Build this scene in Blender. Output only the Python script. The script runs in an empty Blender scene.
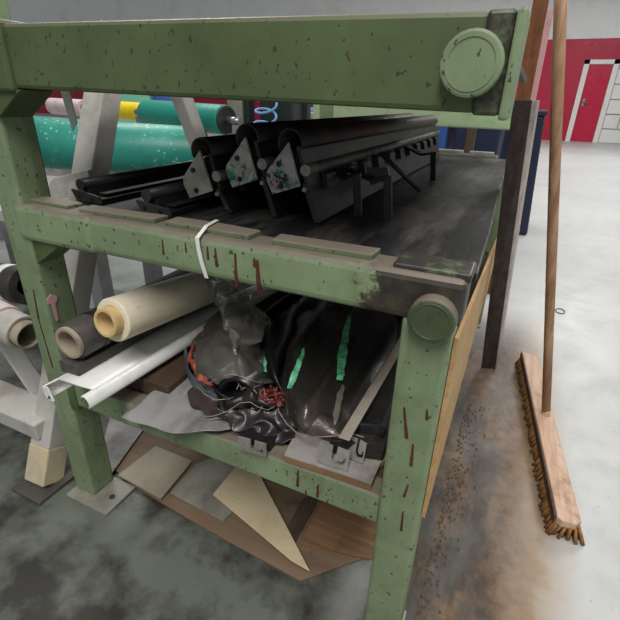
import bpy, bmesh, math, random
from mathutils import Vector, Matrix, noise
random.seed(4)
S = bpy.context.scene
COL = S.collection

# ------------------------------------------------------------------ camera
F, CX, CY, H = 445.0, 310.0, 309.0, 1.0          # focal length in pixels, principal point, eye height
R = Matrix(((0.90618, 0.20006, -0.37258), (0.42221, -0.37801, 0.82392), (0.02399, -0.90393, -0.42701)))
cam_d = bpy.data.cameras.new('camera')
cam_d.sensor_width = 36.0
cam_d.lens = 36.0 * F / 620.0
cam_d.shift_y = -1.0 / 620.0
cam_d.clip_start = 0.02
cam = bpy.data.objects.new('camera', cam_d)
COL.objects.link(cam)
c0, c1, c2 = R.col[0], -R.col[1], -R.col[2]
cam.matrix_world = Matrix(((c0[0], c1[0], c2[0], 0), (c0[1], c1[1], c2[1], 0), (c0[2], c1[2], c2[2], H), (0, 0, 0, 1)))
S.camera = cam

def W(px, py, z=None, y=None, x=None):
    """point of the room seen at a pixel, on a plane of known height / depth / side"""
    r = R @ Vector((px - CX, py - CY, F))
    t = (z - H) / r.z if z is not None else (y / r.y if y is not None else x / r.x)
    return Vector((0, 0, H)) + r * t

# ------------------------------------------------------------------ light and exposure
S.view_settings.view_transform = 'Standard'
S.view_settings.look = 'None'
S.view_settings.gamma = 1.0
S.view_settings.use_curve_mapping = False
S.view_settings.exposure = 0.0
wd = bpy.data.worlds.new('hall_light')
S.world = wd
wd.use_nodes = True
wd.node_tree.nodes['Background'].inputs[0].default_value = (0.93, 0.97, 1.0, 1)
wd.node_tree.nodes['Background'].inputs[1].default_value = 0.30

def lamp(loc, sx, sy, power, col=(1, 0.97, 0.93)):
    d = bpy.data.lights.new('ceiling_lamp', 'AREA')
    d.shape = 'RECTANGLE'; d.size = sx; d.size_y = sy; d.energy = power; d.color = col
    o = bpy.data.objects.new('ceiling_lamp', d)
    o.location = loc
    COL.objects.link(o)
for lx, ly, p in ((1.5, 0.8, 98), (1.7, 6.0, 130), (1.7, 11.0, 210), (-3.6, 3.4, 120), (0.2, -2.2, 200), (-4, 9, 200)):
    lamp((lx, ly, 4.4), 0.9, 3.0, p)

# ------------------------------------------------------------------ node materials
def lin(c):
    return tuple(((v / 255) / 12.92 if v / 255 <= 0.04045 else ((v / 255 + 0.055) / 1.055) ** 2.4) for v in c) + (1,)

class NT:
    def __init__(s, name):
        s.m = bpy.data.materials.new(name)
        s.m.use_nodes = True
        s.t = s.m.node_tree
        s.b = s.t.nodes['Principled BSDF']
        s.tc = s.t.nodes.new('ShaderNodeTexCoord')
    def n(s, typ, **kw):
        o = s.t.nodes.new(typ)
        for k, v in kw.items(): setattr(o, k, v)
        return o
    def l(s, a, b): s.t.links.new(a, b)
    def noise(s, scale, detail=4, rough=0.6, stretch=(1, 1, 1), coord='Object', off=(0, 0, 0)):
        mp = s.n('ShaderNodeMapping'); mp.inputs['Scale'].default_value = stretch; mp.inputs['Location'].default_value = off
        s.l(s.tc.outputs[coord], mp.inputs[0])
        t = s.n('ShaderNodeTexNoise'); t.inputs['Scale'].default_value = scale; t.inputs['Detail'].default_value = detail
        t.inputs['Roughness'].default_value = rough
        s.l(mp.outputs[0], t.inputs['Vector'])
        return t.outputs['Fac']
    def ramp(s, v, a, b, lo=0.0, hi=1.0):
        r = s.n('ShaderNodeMapRange'); r.inputs['From Min'].default_value = a; r.inputs['From Max'].default_value = b
        r.inputs['To Min'].default_value = lo; r.inputs['To Max'].default_value = hi
        s.l(v, r.inputs['Value']); return r.outputs[0]
    def mul(s, a, b, op='MULTIPLY'):
        r = s.n('ShaderNodeMath', operation=op)
        for i, v in enumerate((a, b)):
            if isinstance(v, (int, float)): r.inputs[i].default_value = v
            else: s.l(v, r.inputs[i])
        return r.outputs[0]
    def mix(s, fac, a, b):
        r = s.n('ShaderNodeMix', data_type='RGBA')
        if isinstance(fac, (int, float)): r.inputs[0].default_value = fac
        else: s.l(fac, r.inputs[0])
        for i, v in ((6, a), (7, b)):
            if isinstance(v, tuple): r.inputs[i].default_value = v
            else: s.l(v, r.inputs[i])
        return r.outputs[2]
    def upward(s):
        g = s.n('ShaderNodeNewGeometry'); x = s.n('ShaderNodeSeparateXYZ')
        s.l(g.outputs['Normal'], x.inputs[0]); return s.ramp(x.outputs[2], 0.15, 0.75)
    def xyz(s, coord='Object'):
        x = s.n('ShaderNodeSeparateXYZ'); s.l(s.tc.outputs[coord], x.inputs[0]); return x.outputs
    def bump(s, v, strength=0.2, dist=0.002):
        b = s.n('ShaderNodeBump'); b.inputs['Strength'].default_value = strength; b.inputs['Distance'].default_value = dist
        s.l(v, b.inputs['Height']); s.l(b.outputs[0], s.b.inputs['Normal'])
    def done(s, colr, rough=0.5, metal=0.0, spec=0.5):
        if isinstance(colr, tuple): s.b.inputs['Base Color'].default_value = colr
        else: s.l(colr, s.b.inputs['Base Color'])
        if isinstance(rough, (int, float)): s.b.inputs['Roughness'].default_value = rough
        else: s.l(rough, s.b.inputs['Roughness'])
        s.b.inputs['Metallic'].default_value = metal
        s.b.inputs['Specular IOR Level'].default_value = spec
        return s.m

def grimy(name, base, dirt, scale=8, amount=0.5, rough=0.5, metal=0.0, stretch=(1, 1, 1), fine=90, bump=0.15, spec=0.4):
    """one base colour with cloudy dirt and fine specks"""
    t = NT(name)
    a = t.ramp(t.noise(scale, 5, 0.65, stretch), 0.62 - amount * 0.3, 0.78 - amount * 0.1)
    f = t.noise(fine, 3, 0.6, stretch, off=(3, 1, 2))
    c = t.mix(a, lin(base), lin(dirt))
    c = t.mix(t.ramp(f, 0.64, 0.8, 0, 0.55), c, lin(tuple(v * 0.7 for v in dirt)))
    t.bump(f, bump)
    return t.done(c, t.ramp(f, 0.3, 0.7, rough - 0.08, rough + 0.1), metal, spec)

def green_paint(name='chipped_green_paint', ca=(132, 150, 116), cb=(106, 124, 92), grease=None, dusty=0.45):
    t = NT(name)
    cloud = t.noise(5, 5, 0.6)
    base = t.mix(t.ramp(cloud, 0.35, 0.7), lin(ca), lin(cb))
    streak = t.ramp(t.noise(30, 3, 0.5, (1, 1, 0.12), off=(5, 2, 0)), 0.6, 0.75, 0, 0.45)
    base = t.mix(streak, base, lin((84, 88, 52)))
    base = t.mix(t.ramp(t.noise(11, 6, 0.75, off=(1, 8, 2)), 0.5, 0.75, 0, 0.5), base, lin((78, 90, 60)))
    chips = t.ramp(t.noise(120, 2, 0.5, (1, 1, 0.7)), 0.665, 0.68)
    chips2 = t.ramp(t.noise(26, 6, 0.8, off=(9, 4, 1)), 0.715, 0.73)
    ch = t.mul(chips, chips2, 'MAXIMUM')
    c = t.mix(t.mul(ch, 0.85), base, lin((56, 48, 40)))
    dust = t.mul(t.upward(), t.ramp(t.noise(14, 5, 0.7), 0.3, 0.5, dusty + 0.1, 1.0))
    if grease is not None:               # oily dirt that has crept along the rail from its end
        g = t.mul(t.xyz()[0], t.mul(t.noise(30, 6, 0.75), 0.16), 'ADD')
        c = t.mix(t.ramp(g, grease + 0.07, grease + 0.085), c, t.mix(t.ramp(t.noise(40, 4, off=(2, 2, 2)), 0.3, 0.6), lin((72, 70, 54)), lin((48, 43, 39))))
    c = t.mix(dust, c, lin((112, 103, 93)) if dusty < 0.8 else lin((122, 112, 101)))
    t.bump(t.mul(cloud, ch, 'SUBTRACT'), 0.25, 0.002)
    return t.done(c, 0.5, 0, 0.4)

def greasy_paint():
    t = NT('greasy_green_paint')
    c = t.mix(t.ramp(t.noise(16, 6, 0.75), 0.34, 0.5), lin((98, 116, 80)), lin((50, 45, 40)))
    t.bump(t.noise(60, 4), 0.3)
    return t.done(c, 0.45)

def floor_mat():
    t = NT('worn_concrete_floor')
    x = t.xyz()
    n1 = t.noise(0.9, 6, 0.6); n2 = t.noise(7, 5, 0.7); n3 = t.noise(60, 3, 0.6)
    c = t.mix(t.ramp(n1, 0.35, 0.65), lin((188, 190, 190)), lin((172, 175, 175)))
    c = t.mix(t.ramp(n2, 0.5, 0.75, 0, 0.4), c, lin((158, 159, 156)))
    c = t.mix(t.ramp(n3, 0.66, 0.74, 0, 0.6), c, lin((120, 118, 112)))
    # dirty working side left of the rack: oily dark patches
    leftm = t.ramp(t.mul(x[0], t.mul(n1, 0.3), 'ADD'), 0.12, -0.1)
    nearm = t.ramp(x[1], 2.6, 1.2)
    oil = t.ramp(t.noise(5, 6, 0.62, off=(2, 7, 0)), 0.42, 0.58)
    dark = t.mix(oil, lin((98, 103, 94)), lin((44, 43, 39)))
    c = t.mix(t.mul(leftm, nearm), c, dark)
    # brown dust strip along the rack's right side
    w = t.mul(t.mul(x[0], 0.0, 'ADD'), t.mul(n2, 0.16), 'ADD')
    s1 = t.ramp(w, 0.40, 0.28)
    s2 = t.ramp(w, -0.1, 0.0)
    s3 = t.ramp(x[1], 2.5, 1.9)
    patch = t.ramp(t.noise(5, 6, 0.7, (1.5, 0.7, 1), off=(1, 1, 1)), 0.36, 0.62, 1.0, 0.85)
    br = t.mix(t.ramp(t.noise(26, 5, 0.7), 0.42, 0.62), lin((106, 80, 52)), lin((72, 52, 34)))
    br = t.mix(t.ramp(w, 0.22, 0.32), br, lin((146, 123, 94)))
    band = t.mul(t.ramp(w, 0.23, 0.17), t.ramp(t.noise(4, 6, 0.7, (2.5, 0.8, 1), off=(3, 3, 1)), 0.4, 0.56))
    br = t.mix(band, br, lin((44, 35, 27)))
    c = t.mix(t.mul(t.mul(s1, s2), t.mul(s3, patch)), c, br)
    c = t.mix(t.ramp(t.noise(9, 6, 0.8, (1, 0.35, 1), off=(6, 6, 0)), 0.66, 0.72, 0, 0.5), c, lin((110, 106, 100)))
    t.bump(n3, 0.05)
    return t.done(c, t.ramp(n2, 0.3, 0.7, 0.34, 0.55), 0, 0.45)

def wood(name, a, b, axis='y', rough=0.65, scale=14):
    t = NT(name)
    st = {'y': (4, 0.25, 4), 'x': (0.25, 4, 4), 'z': (4, 4, 0.25)}[axis]
    g = t.noise(scale, 6, 0.65, st)
    c = t.mix(t.ramp(g, 0.35, 0.65), lin(a), lin(b))
    d = t.noise(9, 5, 0.7)
    c = t.mix(t.ramp(d, 0.58, 0.75, 0, 0.6), c, lin(tuple(v * 0.45 for v in b)))
    t.bump(g, 0.25)
    return t.done(c, rough, 0, 0.3)

def film(name, tint, gloss=0.3, rough=0.12, opac=0.12):
    t = NT(name)
    tr = t.n('ShaderNodeBsdfTransparent'); tr.inputs[0].default_value = (0.93, 0.94, 0.93, 1)
    gl = t.n('ShaderNodeBsdfGlossy'); gl.inputs['Roughness'].default_value = rough
    df = t.n('ShaderNodeBsdfDiffuse'); df.inputs[0].default_value = lin(tint)
    n = t.noise(35, 4, 0.6)
    bp = t.n('ShaderNodeBump'); bp.inputs['Strength'].default_value = 0.5; bp.inputs['Distance'].default_value = 0.004
    t.l(n, bp.inputs['Height']); t.l(bp.outputs[0], gl.inputs['Normal'])
    m1 = t.n('ShaderNodeMixShader'); m1.inputs[0].default_value = opac
    t.l(tr.outputs[0], m1.inputs[1]); t.l(df.outputs[0], m1.inputs[2])
    fr = t.n('ShaderNodeFresnel'); fr.inputs[0].default_value = 1.5
    fac = t.ramp(fr.outputs[0], 0, 1, gloss * 0.25, 0.55)
    m2 = t.n('ShaderNodeMixShader')
    t.l(fac, m2.inputs[0]); t.l(m1.outputs[0], m2.inputs[1]); t.l(gl.outputs[0], m2.inputs[2])
    t.l(m2.outputs[0], t.t.nodes['Material Output'].inputs[0])
    return t.m

def splatter(name, base, cols, scale=26):
    t = NT(name)
    c = t.mix(t.ramp(t.noise(30, 4, 0.7), 0.4, 0.7), lin(base), lin(tuple(v * 0.72 for v in base)))
    for i, k in enumerate(cols):
        f = t.ramp(t.noise(scale + 7 * i, 5, 0.7, off=(i * 3.1, i * 1.7, i)), 0.58, 0.62)
        c = t.mix(f, c, lin(k))
    return t.done(c, 0.5, 0.2)

def roller_mat():
    t = NT('teal_rubber_speckled')
    c = t.mix(t.ramp(t.noise(4, 4), 0.35, 0.65), lin((52, 152, 136)), lin((30, 124, 110)))
    v = t.n('ShaderNodeTexVoronoi'); v.inputs['Scale'].default_value = 42
    t.l(t.tc.outputs['Object'], v.inputs['Vector'])
    dots = t.mul(t.ramp(v.outputs['Distance'], 0.30, 0.2), t.ramp(t.noise(6, 3, off=(4, 4, 4)), 0.45, 0.62))
    c = t.mix(t.mul(dots, 0.8), c, lin((170, 220, 205)))
    return t.done(c, 0.42)

M = {}
M['green'] = green_paint()
M['grease'] = greasy_paint()
M['cap_paint'] = green_paint('oily_cap_paint', (92, 112, 76), (48, 48, 38))
M['green_rail'] = green_paint('green_rail_with_greasy_end', grease=0.335)
M['green_pad'] = green_paint('dusty_green_pad', (104, 116, 88), (86, 94, 72), dusty=0.85)
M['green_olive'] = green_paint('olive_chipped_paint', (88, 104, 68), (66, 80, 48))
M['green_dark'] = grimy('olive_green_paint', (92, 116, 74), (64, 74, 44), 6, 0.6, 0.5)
M['green_bright'] = grimy('brightened_green_paint', (164, 186, 146), (124, 148, 108), 6, 0.4, 0.5)  # back beam's green, paled to put direct light into the colour
M['floor'] = floor_mat()
M['rust'] = grimy('rust_runs', (88, 44, 32), (54, 30, 24), 20, 0.6, 0.6)
M['black_mat'] = grimy('black_rubber_deck', (31, 31, 32), (104, 99, 94), 4, 0.4, 0.5, 0, (2.4, 0.6, 1), 60)
M['black_steel'] = grimy('black_steel', (28, 27, 27), (52, 48, 45), 12, 0.5, 0.42)
M['dark_steel'] = grimy('dark_grey_steel', (52, 52, 53), (78, 75, 70), 10, 0.5, 0.45, 0.3)
M['tube_rust'] = grimy('rusty_black_tube', (34, 29, 28), (80, 44, 36), 9, 0.7, 0.5, 0.1)
M['end_steel'] = grimy('bare_end_steel', (176, 176, 162), (136, 134, 120), 22, 0.6, 0.45, 0.3)
M['splat_a'] = splatter('splattered_plate_green', (186, 188, 180), [(40, 40, 42), (28, 150, 96), (98, 60, 70), (190, 196, 190)])
M['splat_b'] = splatter('splattered_plate_mixed', (176, 180, 176), [(44, 54, 92), (30, 30, 32), (150, 92, 78), (44, 110, 90)])
M['splat_c'] = splatter('splattered_flange', (56, 54, 54), [(150, 96, 52), (96, 40, 62), (28, 28, 30)], 60)
M['worn_bar'] = grimy('worn_bar', (70, 68, 65), (112, 108, 100), 16, 0.6, 0.4, 0.2, (0.6, 1.6, 0.6))
M['bright_steel'] = grimy('bright_bar_end', (158, 158, 150), (110, 108, 100), 40, 0.5, 0.35, 0.5)
M['grey_paint'] = grimy('light_grey_paint', (182, 180, 174), (146, 140, 130), 6, 0.4, 0.5)
M['grey_mid'] = grimy('mid_grey_paint', (128, 130, 131), (98, 97, 94), 6, 0.4, 0.5)
M['cream'] = grimy('worn_cream_paint', (204, 188, 148), (176, 168, 150), 9, 0.5, 0.55)
M['white'] = grimy('white_plastic', (226, 227, 222), (188, 186, 176), 7, 0.3, 0.3, fine=140, bump=0.04)
M['film_roll'] = grimy('cream_film_roll', (230, 220, 196), (206, 190, 156), 5, 0.5, 0.28, 0, (1, 0.3, 1), 50, 0.05)
M['core'] = grimy('cardboard_core', (206, 178, 128), (172, 140, 92), 20, 0.5, 0.75)
M['dark_roll'] = grimy('dark_grey_wrap', (82, 78, 75), (58, 54, 52), 12, 0.5, 0.5)
M['dusty_core'] = grimy('dusty_core', (158, 146, 128), (118, 106, 92), 18, 0.5, 0.8)
M['grey_film'] = grimy('dusty_grey_film', (146, 144, 143), (92, 89, 87), 8, 0.6, 0.34, 0, (1.4, 0.6, 1), 70, 0.1)
M['dusty_top'] = grimy('dusty_dark_film', (82, 81, 74), (58, 56, 52), 9, 0.5, 0.5)
M['black_film'] = grimy('black_shiny_film', (22, 22, 26), (52, 40, 42), 18, 0.6, 0.33, bump=0.4, spec=0.45)
M['brown_film'] = grimy('ink_stained_film', (64, 50, 50), (40, 32, 34), 18, 0.5, 0.35)
M['blue_film'] = grimy('blue_grey_film', (84, 92, 100), (52, 56, 62), 14, 0.5, 0.35)
M['red_tape'] = grimy('orange_red_tape', (164, 84, 62), (116, 60, 48), 30, 0.5, 0.5)
M['ink'] = splatter('dried_ink', (96, 26, 26), [(30, 34, 70), (160, 60, 44), (34, 18, 22), (150, 130, 130)], 90)
M['clear'] = film('clear_film', (170, 166, 150), 0.18, 0.26, 0.05)
M['clear2'] = film('cloudy_clear_film', (206, 200, 184), 0.9, 0.16, 0.26)
def streak_mat():
    t = NT('green_streak_on_film')
    c = t.mix(t.ramp(t.noise(60, 4), 0.35, 0.65), lin((60, 214, 140)), lin((160, 230, 196)))
    m = t.done(c, 0.3)
    t.l(t.ramp(t.noise(45, 5, 0.7), 0.45, 0.72, 1.0, 0.15), t.b.inputs['Alpha'])
    return m
M['green_film'] = streak_mat()
M['strip_steel'] = grimy('steel_strip', (164, 156, 142), (134, 126, 114), 10, 0.4, 0.5, 0.0)
M['tab_steel'] = grimy('zinc_tab', (158, 157, 150), (128, 124, 116), 25, 0.5, 0.4, 0.35)
M['ply'] = wood('plywood_face', (190, 158, 112), (166, 132, 88), 'y')
M['ply_dusty'] = wood('dusty_plywood', (142, 112, 82), (112, 84, 60), 'x')
M['dust_white'] = grimy('dusty_board_top', (150, 146, 143), (112, 106, 102), 18, 0.5, 0.7)
M['shelf_wood'] = wood('dark_shelf_board', (86, 68, 54), (62, 48, 38), 'y')
M['brown_board'] = wood('brown_hardboard', (128, 108, 88), (108, 90, 72), 'x', 0.6, 6)
M['beige_board'] = grimy('beige_grey_board', (150, 142, 124), (118, 110, 96), 5, 0.4, 0.5)
M['grey_board'] = grimy('grey_sheet', (140, 138, 126), (100, 98, 90), 6, 0.5, 0.5)
M['pale_board'] = grimy('pale_cream_sheet', (206, 190, 158), (176, 158, 124), 5, 0.4, 0.45)
M['white_sheet'] = grimy('white_grey_sheet', (176, 174, 170), (112, 108, 104), 7, 0.5, 0.5)
M['dark_strip'] = wood('dark_brown_strip', (84, 70, 56), (66, 54, 44), 'y')
M['plank_dark'] = wood('dark_stained_plank', (74, 66, 62), (52, 46, 44), 'z')
M['plank_edge'] = wood('pale_plank_edge', (196, 186, 178), (160, 148, 142), 'z')
M['post_brown'] = wood('reddish_brown_timber', (132, 84, 52), (104, 64, 40), 'z')
M['pink'] = grimy('pinkish_paint', (196, 150, 152), (170, 130, 130), 9, 0.4, 0.5)
M['handle'] = wood('worn_broom_handle', (176, 142, 112), (128, 94, 68), 'z', 0.6, 12)
M['broom_top'] = wood('worn_broom_wood', (206, 178, 158), (176, 142, 118), 'y', 0.6)
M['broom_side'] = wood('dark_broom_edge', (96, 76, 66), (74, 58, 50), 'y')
M['bristle'] = wood('brown_bristles', (164, 122, 76), (116, 80, 48), 'z', 0.8, 60)
M['teal'] = roller_mat()
M['teal_plain'] = grimy('teal_rubber', (28, 140, 122), (22, 112, 100), 5, 0.4, 0.45)
M['yellow'] = grimy('yellow_rubber', (236, 208, 24), (214, 176, 20), 6, 0.4, 0.45)
M['red_wall'] = grimy('red_wall_paint', (176, 22, 58), (160, 18, 52), 1, 0.4, 0.4, fine=10, bump=0.02)
M['red_door'] = grimy('red_door_paint', (186, 24, 62), (172, 20, 56), 1, 0.4, 0.28, fine=10, bump=0.02)
M['white_paint'] = grimy('white_wall_paint', (226, 226, 224), (212, 212, 208), 1, 0.4, 0.6, fine=12, bump=0.03)
M['mortar'] = grimy('grey_mortar', (186, 186, 182), (170, 170, 166), 2, 0.4, 0.8, fine=12)
M['navy'] = grimy('navy_plastic', (32, 42, 66), (24, 30, 48), 5, 0.4, 0.4)
M['blue'] = grimy('blue_plastic', (52, 84, 150), (40, 66, 124), 5, 0.4, 0.4)
M['lilac'] = grimy('pale_lilac_plastic', (140, 152, 206), (166, 172, 214), 4, 0.4, 0.4)
M['hose'] = grimy('pale_blue_hose', (120, 166, 214), (96, 140, 196), 10, 0.3, 0.3)
M['machine_dark'] = grimy('dark_machine_paint', (40, 43, 44), (58, 58, 56), 6, 0.4, 0.5)
M['machine_green'] = grimy('deep_green_paint', (24, 92, 78), (20, 72, 62), 5, 0.4, 0.5)
M['mint'] = grimy('mint_panel', (126, 198, 166), (110, 180, 150), 3, 0.3, 0.5)
M['chrome'] = grimy('bare_shaft', (150, 152, 152), (110, 110, 108), 20, 0.4, 0.3, 0.7)
M['pinkwhite'] = grimy('pink_white_wrap', (214, 194, 196), (186, 160, 164), 26, 0.6, 0.5)
M['wire'] = grimy('dark_wire', (60, 62, 62), (44, 44, 44), 20, 0.3, 0.4, 0.4)
M['dirt'] = grimy('brown_crumbs', (112, 84, 58), (70, 50, 36), 30, 0.5, 0.9)

# ------------------------------------------------------------------ mesh builder
class MB:
    def __init__(s): s.v = []; s.f = []; s.smooth = set()
    def add(s, vs, fs, smooth=False):
        o = len(s.v); s.v += [Vector(p) for p in vs]
        for f in fs:
            if smooth: s.smooth.add(len(s.f))
            s.f.append([i + o for i in f])
        return s
    def box(s, a, b):
        (x0, y0, z0), (x1, y1, z1) = a, b
        return s.add([(x0, y0, z0), (x1, y0, z0), (x1, y1, z0), (x0, y1, z0), (x0, y0, z1), (x1, y0, z1), (x1, y1, z1), (x0, y1, z1)],
                     [(0, 3, 2, 1), (4, 5, 6, 7), (0, 1, 5, 4), (1, 2, 6, 5), (2, 3, 7, 6), (3, 0, 4, 7)])
    def bar(s, p, q, w, h, up=(0, 0, 1)):
        """rectangular bar from p to q"""
        p, q = Vector(p), Vector(q); d = (q - p).normalized()
        u = Vector(up); sd = d.cross(u)
        if sd.length < 1e-4: sd = d.cross(Vector((1, 0, 0)))
        sd.normalize(); u = sd.cross(d).normalized()
        vs = []
        for c in (p, q):
            for a, b in ((-1, -1), (1, -1), (1, 1), (-1, 1)):
                vs.append(c + sd * a * w / 2 + u * b * h / 2)
        return s.add(vs, [(0, 1, 2, 3), (7, 6, 5, 4), (0, 4, 5, 1), (1, 5, 6, 2), (2, 6, 7, 3), (3, 7, 4, 0)])
    def path(s, pts, r, n=10, caps=True, r_end=None):
        pts = [Vector(p) for p in pts]; k = len(pts); vs = []; fs = []
        prev = None
        for i, p in enumerate(pts):
            d = (pts[min(i + 1, k - 1)] - pts[max(i - 1, 0)]).normalized()
            if prev is None:
                a = d.cross(Vector((0, 0, 1)))
                if a.length < 0.1: a = d.cross(Vector((1, 0, 0)))
            else: a = prev - d * prev.dot(d)
            a.normalize(); prev = a; b = d.cross(a)
            rr = r if r_end is None else r + (r_end - r) * i / (k - 1)
            for j in range(n):
                t = 2 * math.pi * j / n
                vs.append(p + (a * math.cos(t) + b * math.sin(t)) * rr)
        for i in range(k - 1):
            for j in range(n):
                fs.append((i * n + j, i * n + (j + 1) % n, (i + 1) * n + (j + 1) % n, (i + 1) * n + j))
        s.add(vs, fs, True)
        if caps:
            o = len(s.v) - len(vs)
            s.f.append([o + j for j in range(n)][::-1]); s.f.append([o + (k - 1) * n + j for j in range(n)])
        return s
    def pipe(s, p, q, ro, ri, n=24, a0=0.0, a1=2 * math.pi):
        """hollow pipe (or open shell) from p to q"""
        p, q = Vector(p), Vector(q); d = (q - p).normalized()
        a = d.cross(Vector((0, 0, 1))).normalized(); b = a.cross(d)
        full = abs(a1 - a0 - 2 * math.pi) < 1e-6
        m = n if full else n + 1
        vs = []
        for c, r in ((p, ro), (q, ro), (q, ri), (p, ri)):
            for j in range(m):
                t = a0 + (a1 - a0) * j / n
                vs.append(c + (a * math.cos(t) + b * math.sin(t)) * r)
        for k in range(4):
            for j in range(n):
                j2 = (j + 1) % m
                fs = (k * m + j, k * m + j2, ((k + 1) % 4) * m + j2, ((k + 1) % 4) * m + j)
                s.add([vs[i] for i in fs], [(0, 1, 2, 3)], k in (0, 2))
        if not full:
            for j in (0, m - 1): s.add([vs[k * m + j] for k in range(4)], [(0, 1, 2, 3)])
        return s
    def prism(s, poly, d):
        """planar outline (3-D points) pushed along d"""
        d = Vector(d); n = len(poly); p = [Vector(v) for v in poly]
        return s.add(p + [v + d for v in p], [list(range(n))[::-1], list(range(n, 2 * n))] +
                     [(i, (i + 1) % n, (i + 1) % n + n, i + n) for i in range(n)])
    def grid(s, ctrl, nu=10, nv=10, amp=0.0, freq=14, seed=0.0, rag=0.0):
        """soft sheet through a grid of control points; amp crumples it, rag frays its last row"""
        rows = len(ctrl); cols = len(ctrl[0])
        def cr(p, t):
            k = len(p) - 1; x = min(t * k, k - 1e-6); i = int(x); u = x - i
            p0, p1, p2, p3 = p[max(i - 1, 0)], p[i], p[i + 1], p[min(i + 2, k)]
            return 0.5 * ((2 * p1) + (p2 - p0) * u + (2 * p0 - 5 * p1 + 4 * p2 - p3) * u * u + (3 * p1 - p0 - 3 * p2 + p3) * u ** 3)
        C = [[Vector(p) for p in r] for r in ctrl]
        vs = []
        for i in range(nu + 1):
            tu = i / nu
            for j in range(nv + 1):
                tv = j / nv
                tt = tu
                if rag and tu > 0.5: tt = min(1, tu - rag * (tu - 0.5) * 2 * (noise.noise(Vector((tv * 9 + seed, seed, 1.3))) + 0.5))
                p = cr([cr(r, tv) for r in C], tt)
                if amp:
                    q = p * freq + Vector((seed, seed * 0.7, seed * 1.3))
                    p = p + Vector((noise.noise(q), noise.noise(q + Vector((31, 7, 3))), noise.noise(q + Vector((5, 17, 23))))) * amp
                vs.append(p)
        w = nv + 1
        return s.add(vs, [(i * w + j, i * w + j + 1, (i + 1) * w + j + 1, (i + 1) * w + j) for i in range(nu) for j in range(nv)], True)
    def build(s, name, mat, parent=None, bevel=0.0, thick=0.0, seg=2, org=None):
        me = bpy.data.meshes.new(name)
        if parent is not None:
            r = parent
            while r.parent: r = r.parent
            org = Vector(r.location)
        elif org is None:
            xs = [v.x for v in s.v]; ys = [v.y for v in s.v]
            org = Vector(((min(xs) + max(xs)) / 2, (min(ys) + max(ys)) / 2, min(v.z for v in s.v)))
        me.from_pydata([v - org for v in s.v], [], s.f)
        me.polygons.foreach_set('use_smooth', [i in s.smooth for i in range(len(s.f))])
        me.update()
        bm = bmesh.new(); bm.from_mesh(me)
        bmesh.ops.remove_doubles(bm, verts=bm.verts, dist=1e-6)
        if not thick: bmesh.ops.recalc_face_normals(bm, faces=bm.faces)
        bm.to_mesh(me); bm.free()
        o = bpy.data.objects.new(name, me); COL.objects.link(o)
        me.materials.append(mat)
        if parent is not None: o.parent = parent
        else: o.location = org
        if thick:
            md = o.modifiers.new('thickness', 'SOLIDIFY'); md.thickness = thick; md.offset = 0
        if bevel:
            md = o.modifiers.new('soft_edges', 'BEVEL'); md.width = bevel; md.segments = seg; md.limit_method = 'ANGLE'
            md.angle_limit = math.radians(50)
        return o

def tag(o, label=None, cat=None, group=None, kind=None):
    for k, v in (('label', label), ('category', cat), ('group', group), ('kind', kind)):
        if v: o[k] = v
    return o
def thing(name, label, cat, loc=(0, 0, 0), group=None):
    o = bpy.data.objects.new(name, None); o.empty_display_size = 0.1
    o.location = loc; COL.objects.link(o)
    return tag(o, label, cat, group)
def copy_tree(o, parent=None):
    c = o.copy(); COL.objects.link(c)
    if parent is not None: c.parent = parent
    for ch in list(o.children): copy_tree(ch, c)
    return c
def nz(x, y, z): return noise.noise(Vector((x, y, z)))
def V(*a): return Vector(a)

# ------------------------------------------------------------------ the hall
b = MB(); b.box((-26, -4, -0.1), (9, 17.2, 0)); o = b.build('floor', M['floor'], org=V(0, 0, 0)); o['kind'] = 'structure'
YW = 16.8
DL, DR = W(566, 139, y=YW).x, W(594, 142, y=YW).x        # the red door in the far wall
DL += 0.12; DR -= 0.05
wall = MB(); wall.box((-26, YW, 0), (DL - 0.14, YW + 0.2, 2.75)); wall = wall.build('wall_back', M['red_wall']); wall['kind'] = 'structure'
b = MB(); b.box((-26, YW, 2.75), (9, YW + 0.2, 7)); b.build('upper_wall', M['white_paint'], wall)
b = MB(); b.box((DR + 0.14, YW + 0.06, 0), (9, YW + 0.2, 2.75)); b.build('mortar_bed', M['mortar'], wall)
b = MB(); b.box((DL - 0.14, YW + 0.02, 2.2), (DR + 0.14, YW + 0.2, 2.75)); b.build('lintel', M['red_wall'], wall)
first = None; bw, bh = 0.80, 0.40
for r in range(7):
    for k in range(9):
        x0 = DR + 0.16 + k * bw - (bw / 2 if r % 2 else 0); x1 = x0 + bw - 0.03
        x0 = max(x0, DR + 0.16)
        z0 = r * bh + 0.01; z1 = min(z0 + bh - 0.03, 2.74)
        if z1 - z0 < 0.05: continue
        q = MB(); q.box((x0, YW, z0), (x1, YW + 0.1, z1)); q.build('block', M['white_paint'], wall)
door = thing('door_1', 'red flush door with white frame in the far hall wall', 'door', ((DL + DR) / 2, YW, 0)); door['kind'] = 'structure'
b = MB(); b.box((DL, YW + 0.03, 0.01), (DR, YW + 0.09, 2.1)); b.build('door_leaf', M['red_door'], door)
b = MB()
b.box((DL - 0.14, YW - 0.03, 0), (DL - 0.005, YW + 0.1, 2.22)); b.box((DR + 0.005, YW - 0.03, 0), (DR + 0.14, YW + 0.1, 2.22)); b.box((DL - 0.14, YW - 0.03, 2.11), (DR + 0.14, YW + 0.1, 2.22))
b.build('door_frame', M['white_paint'], door)
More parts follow.
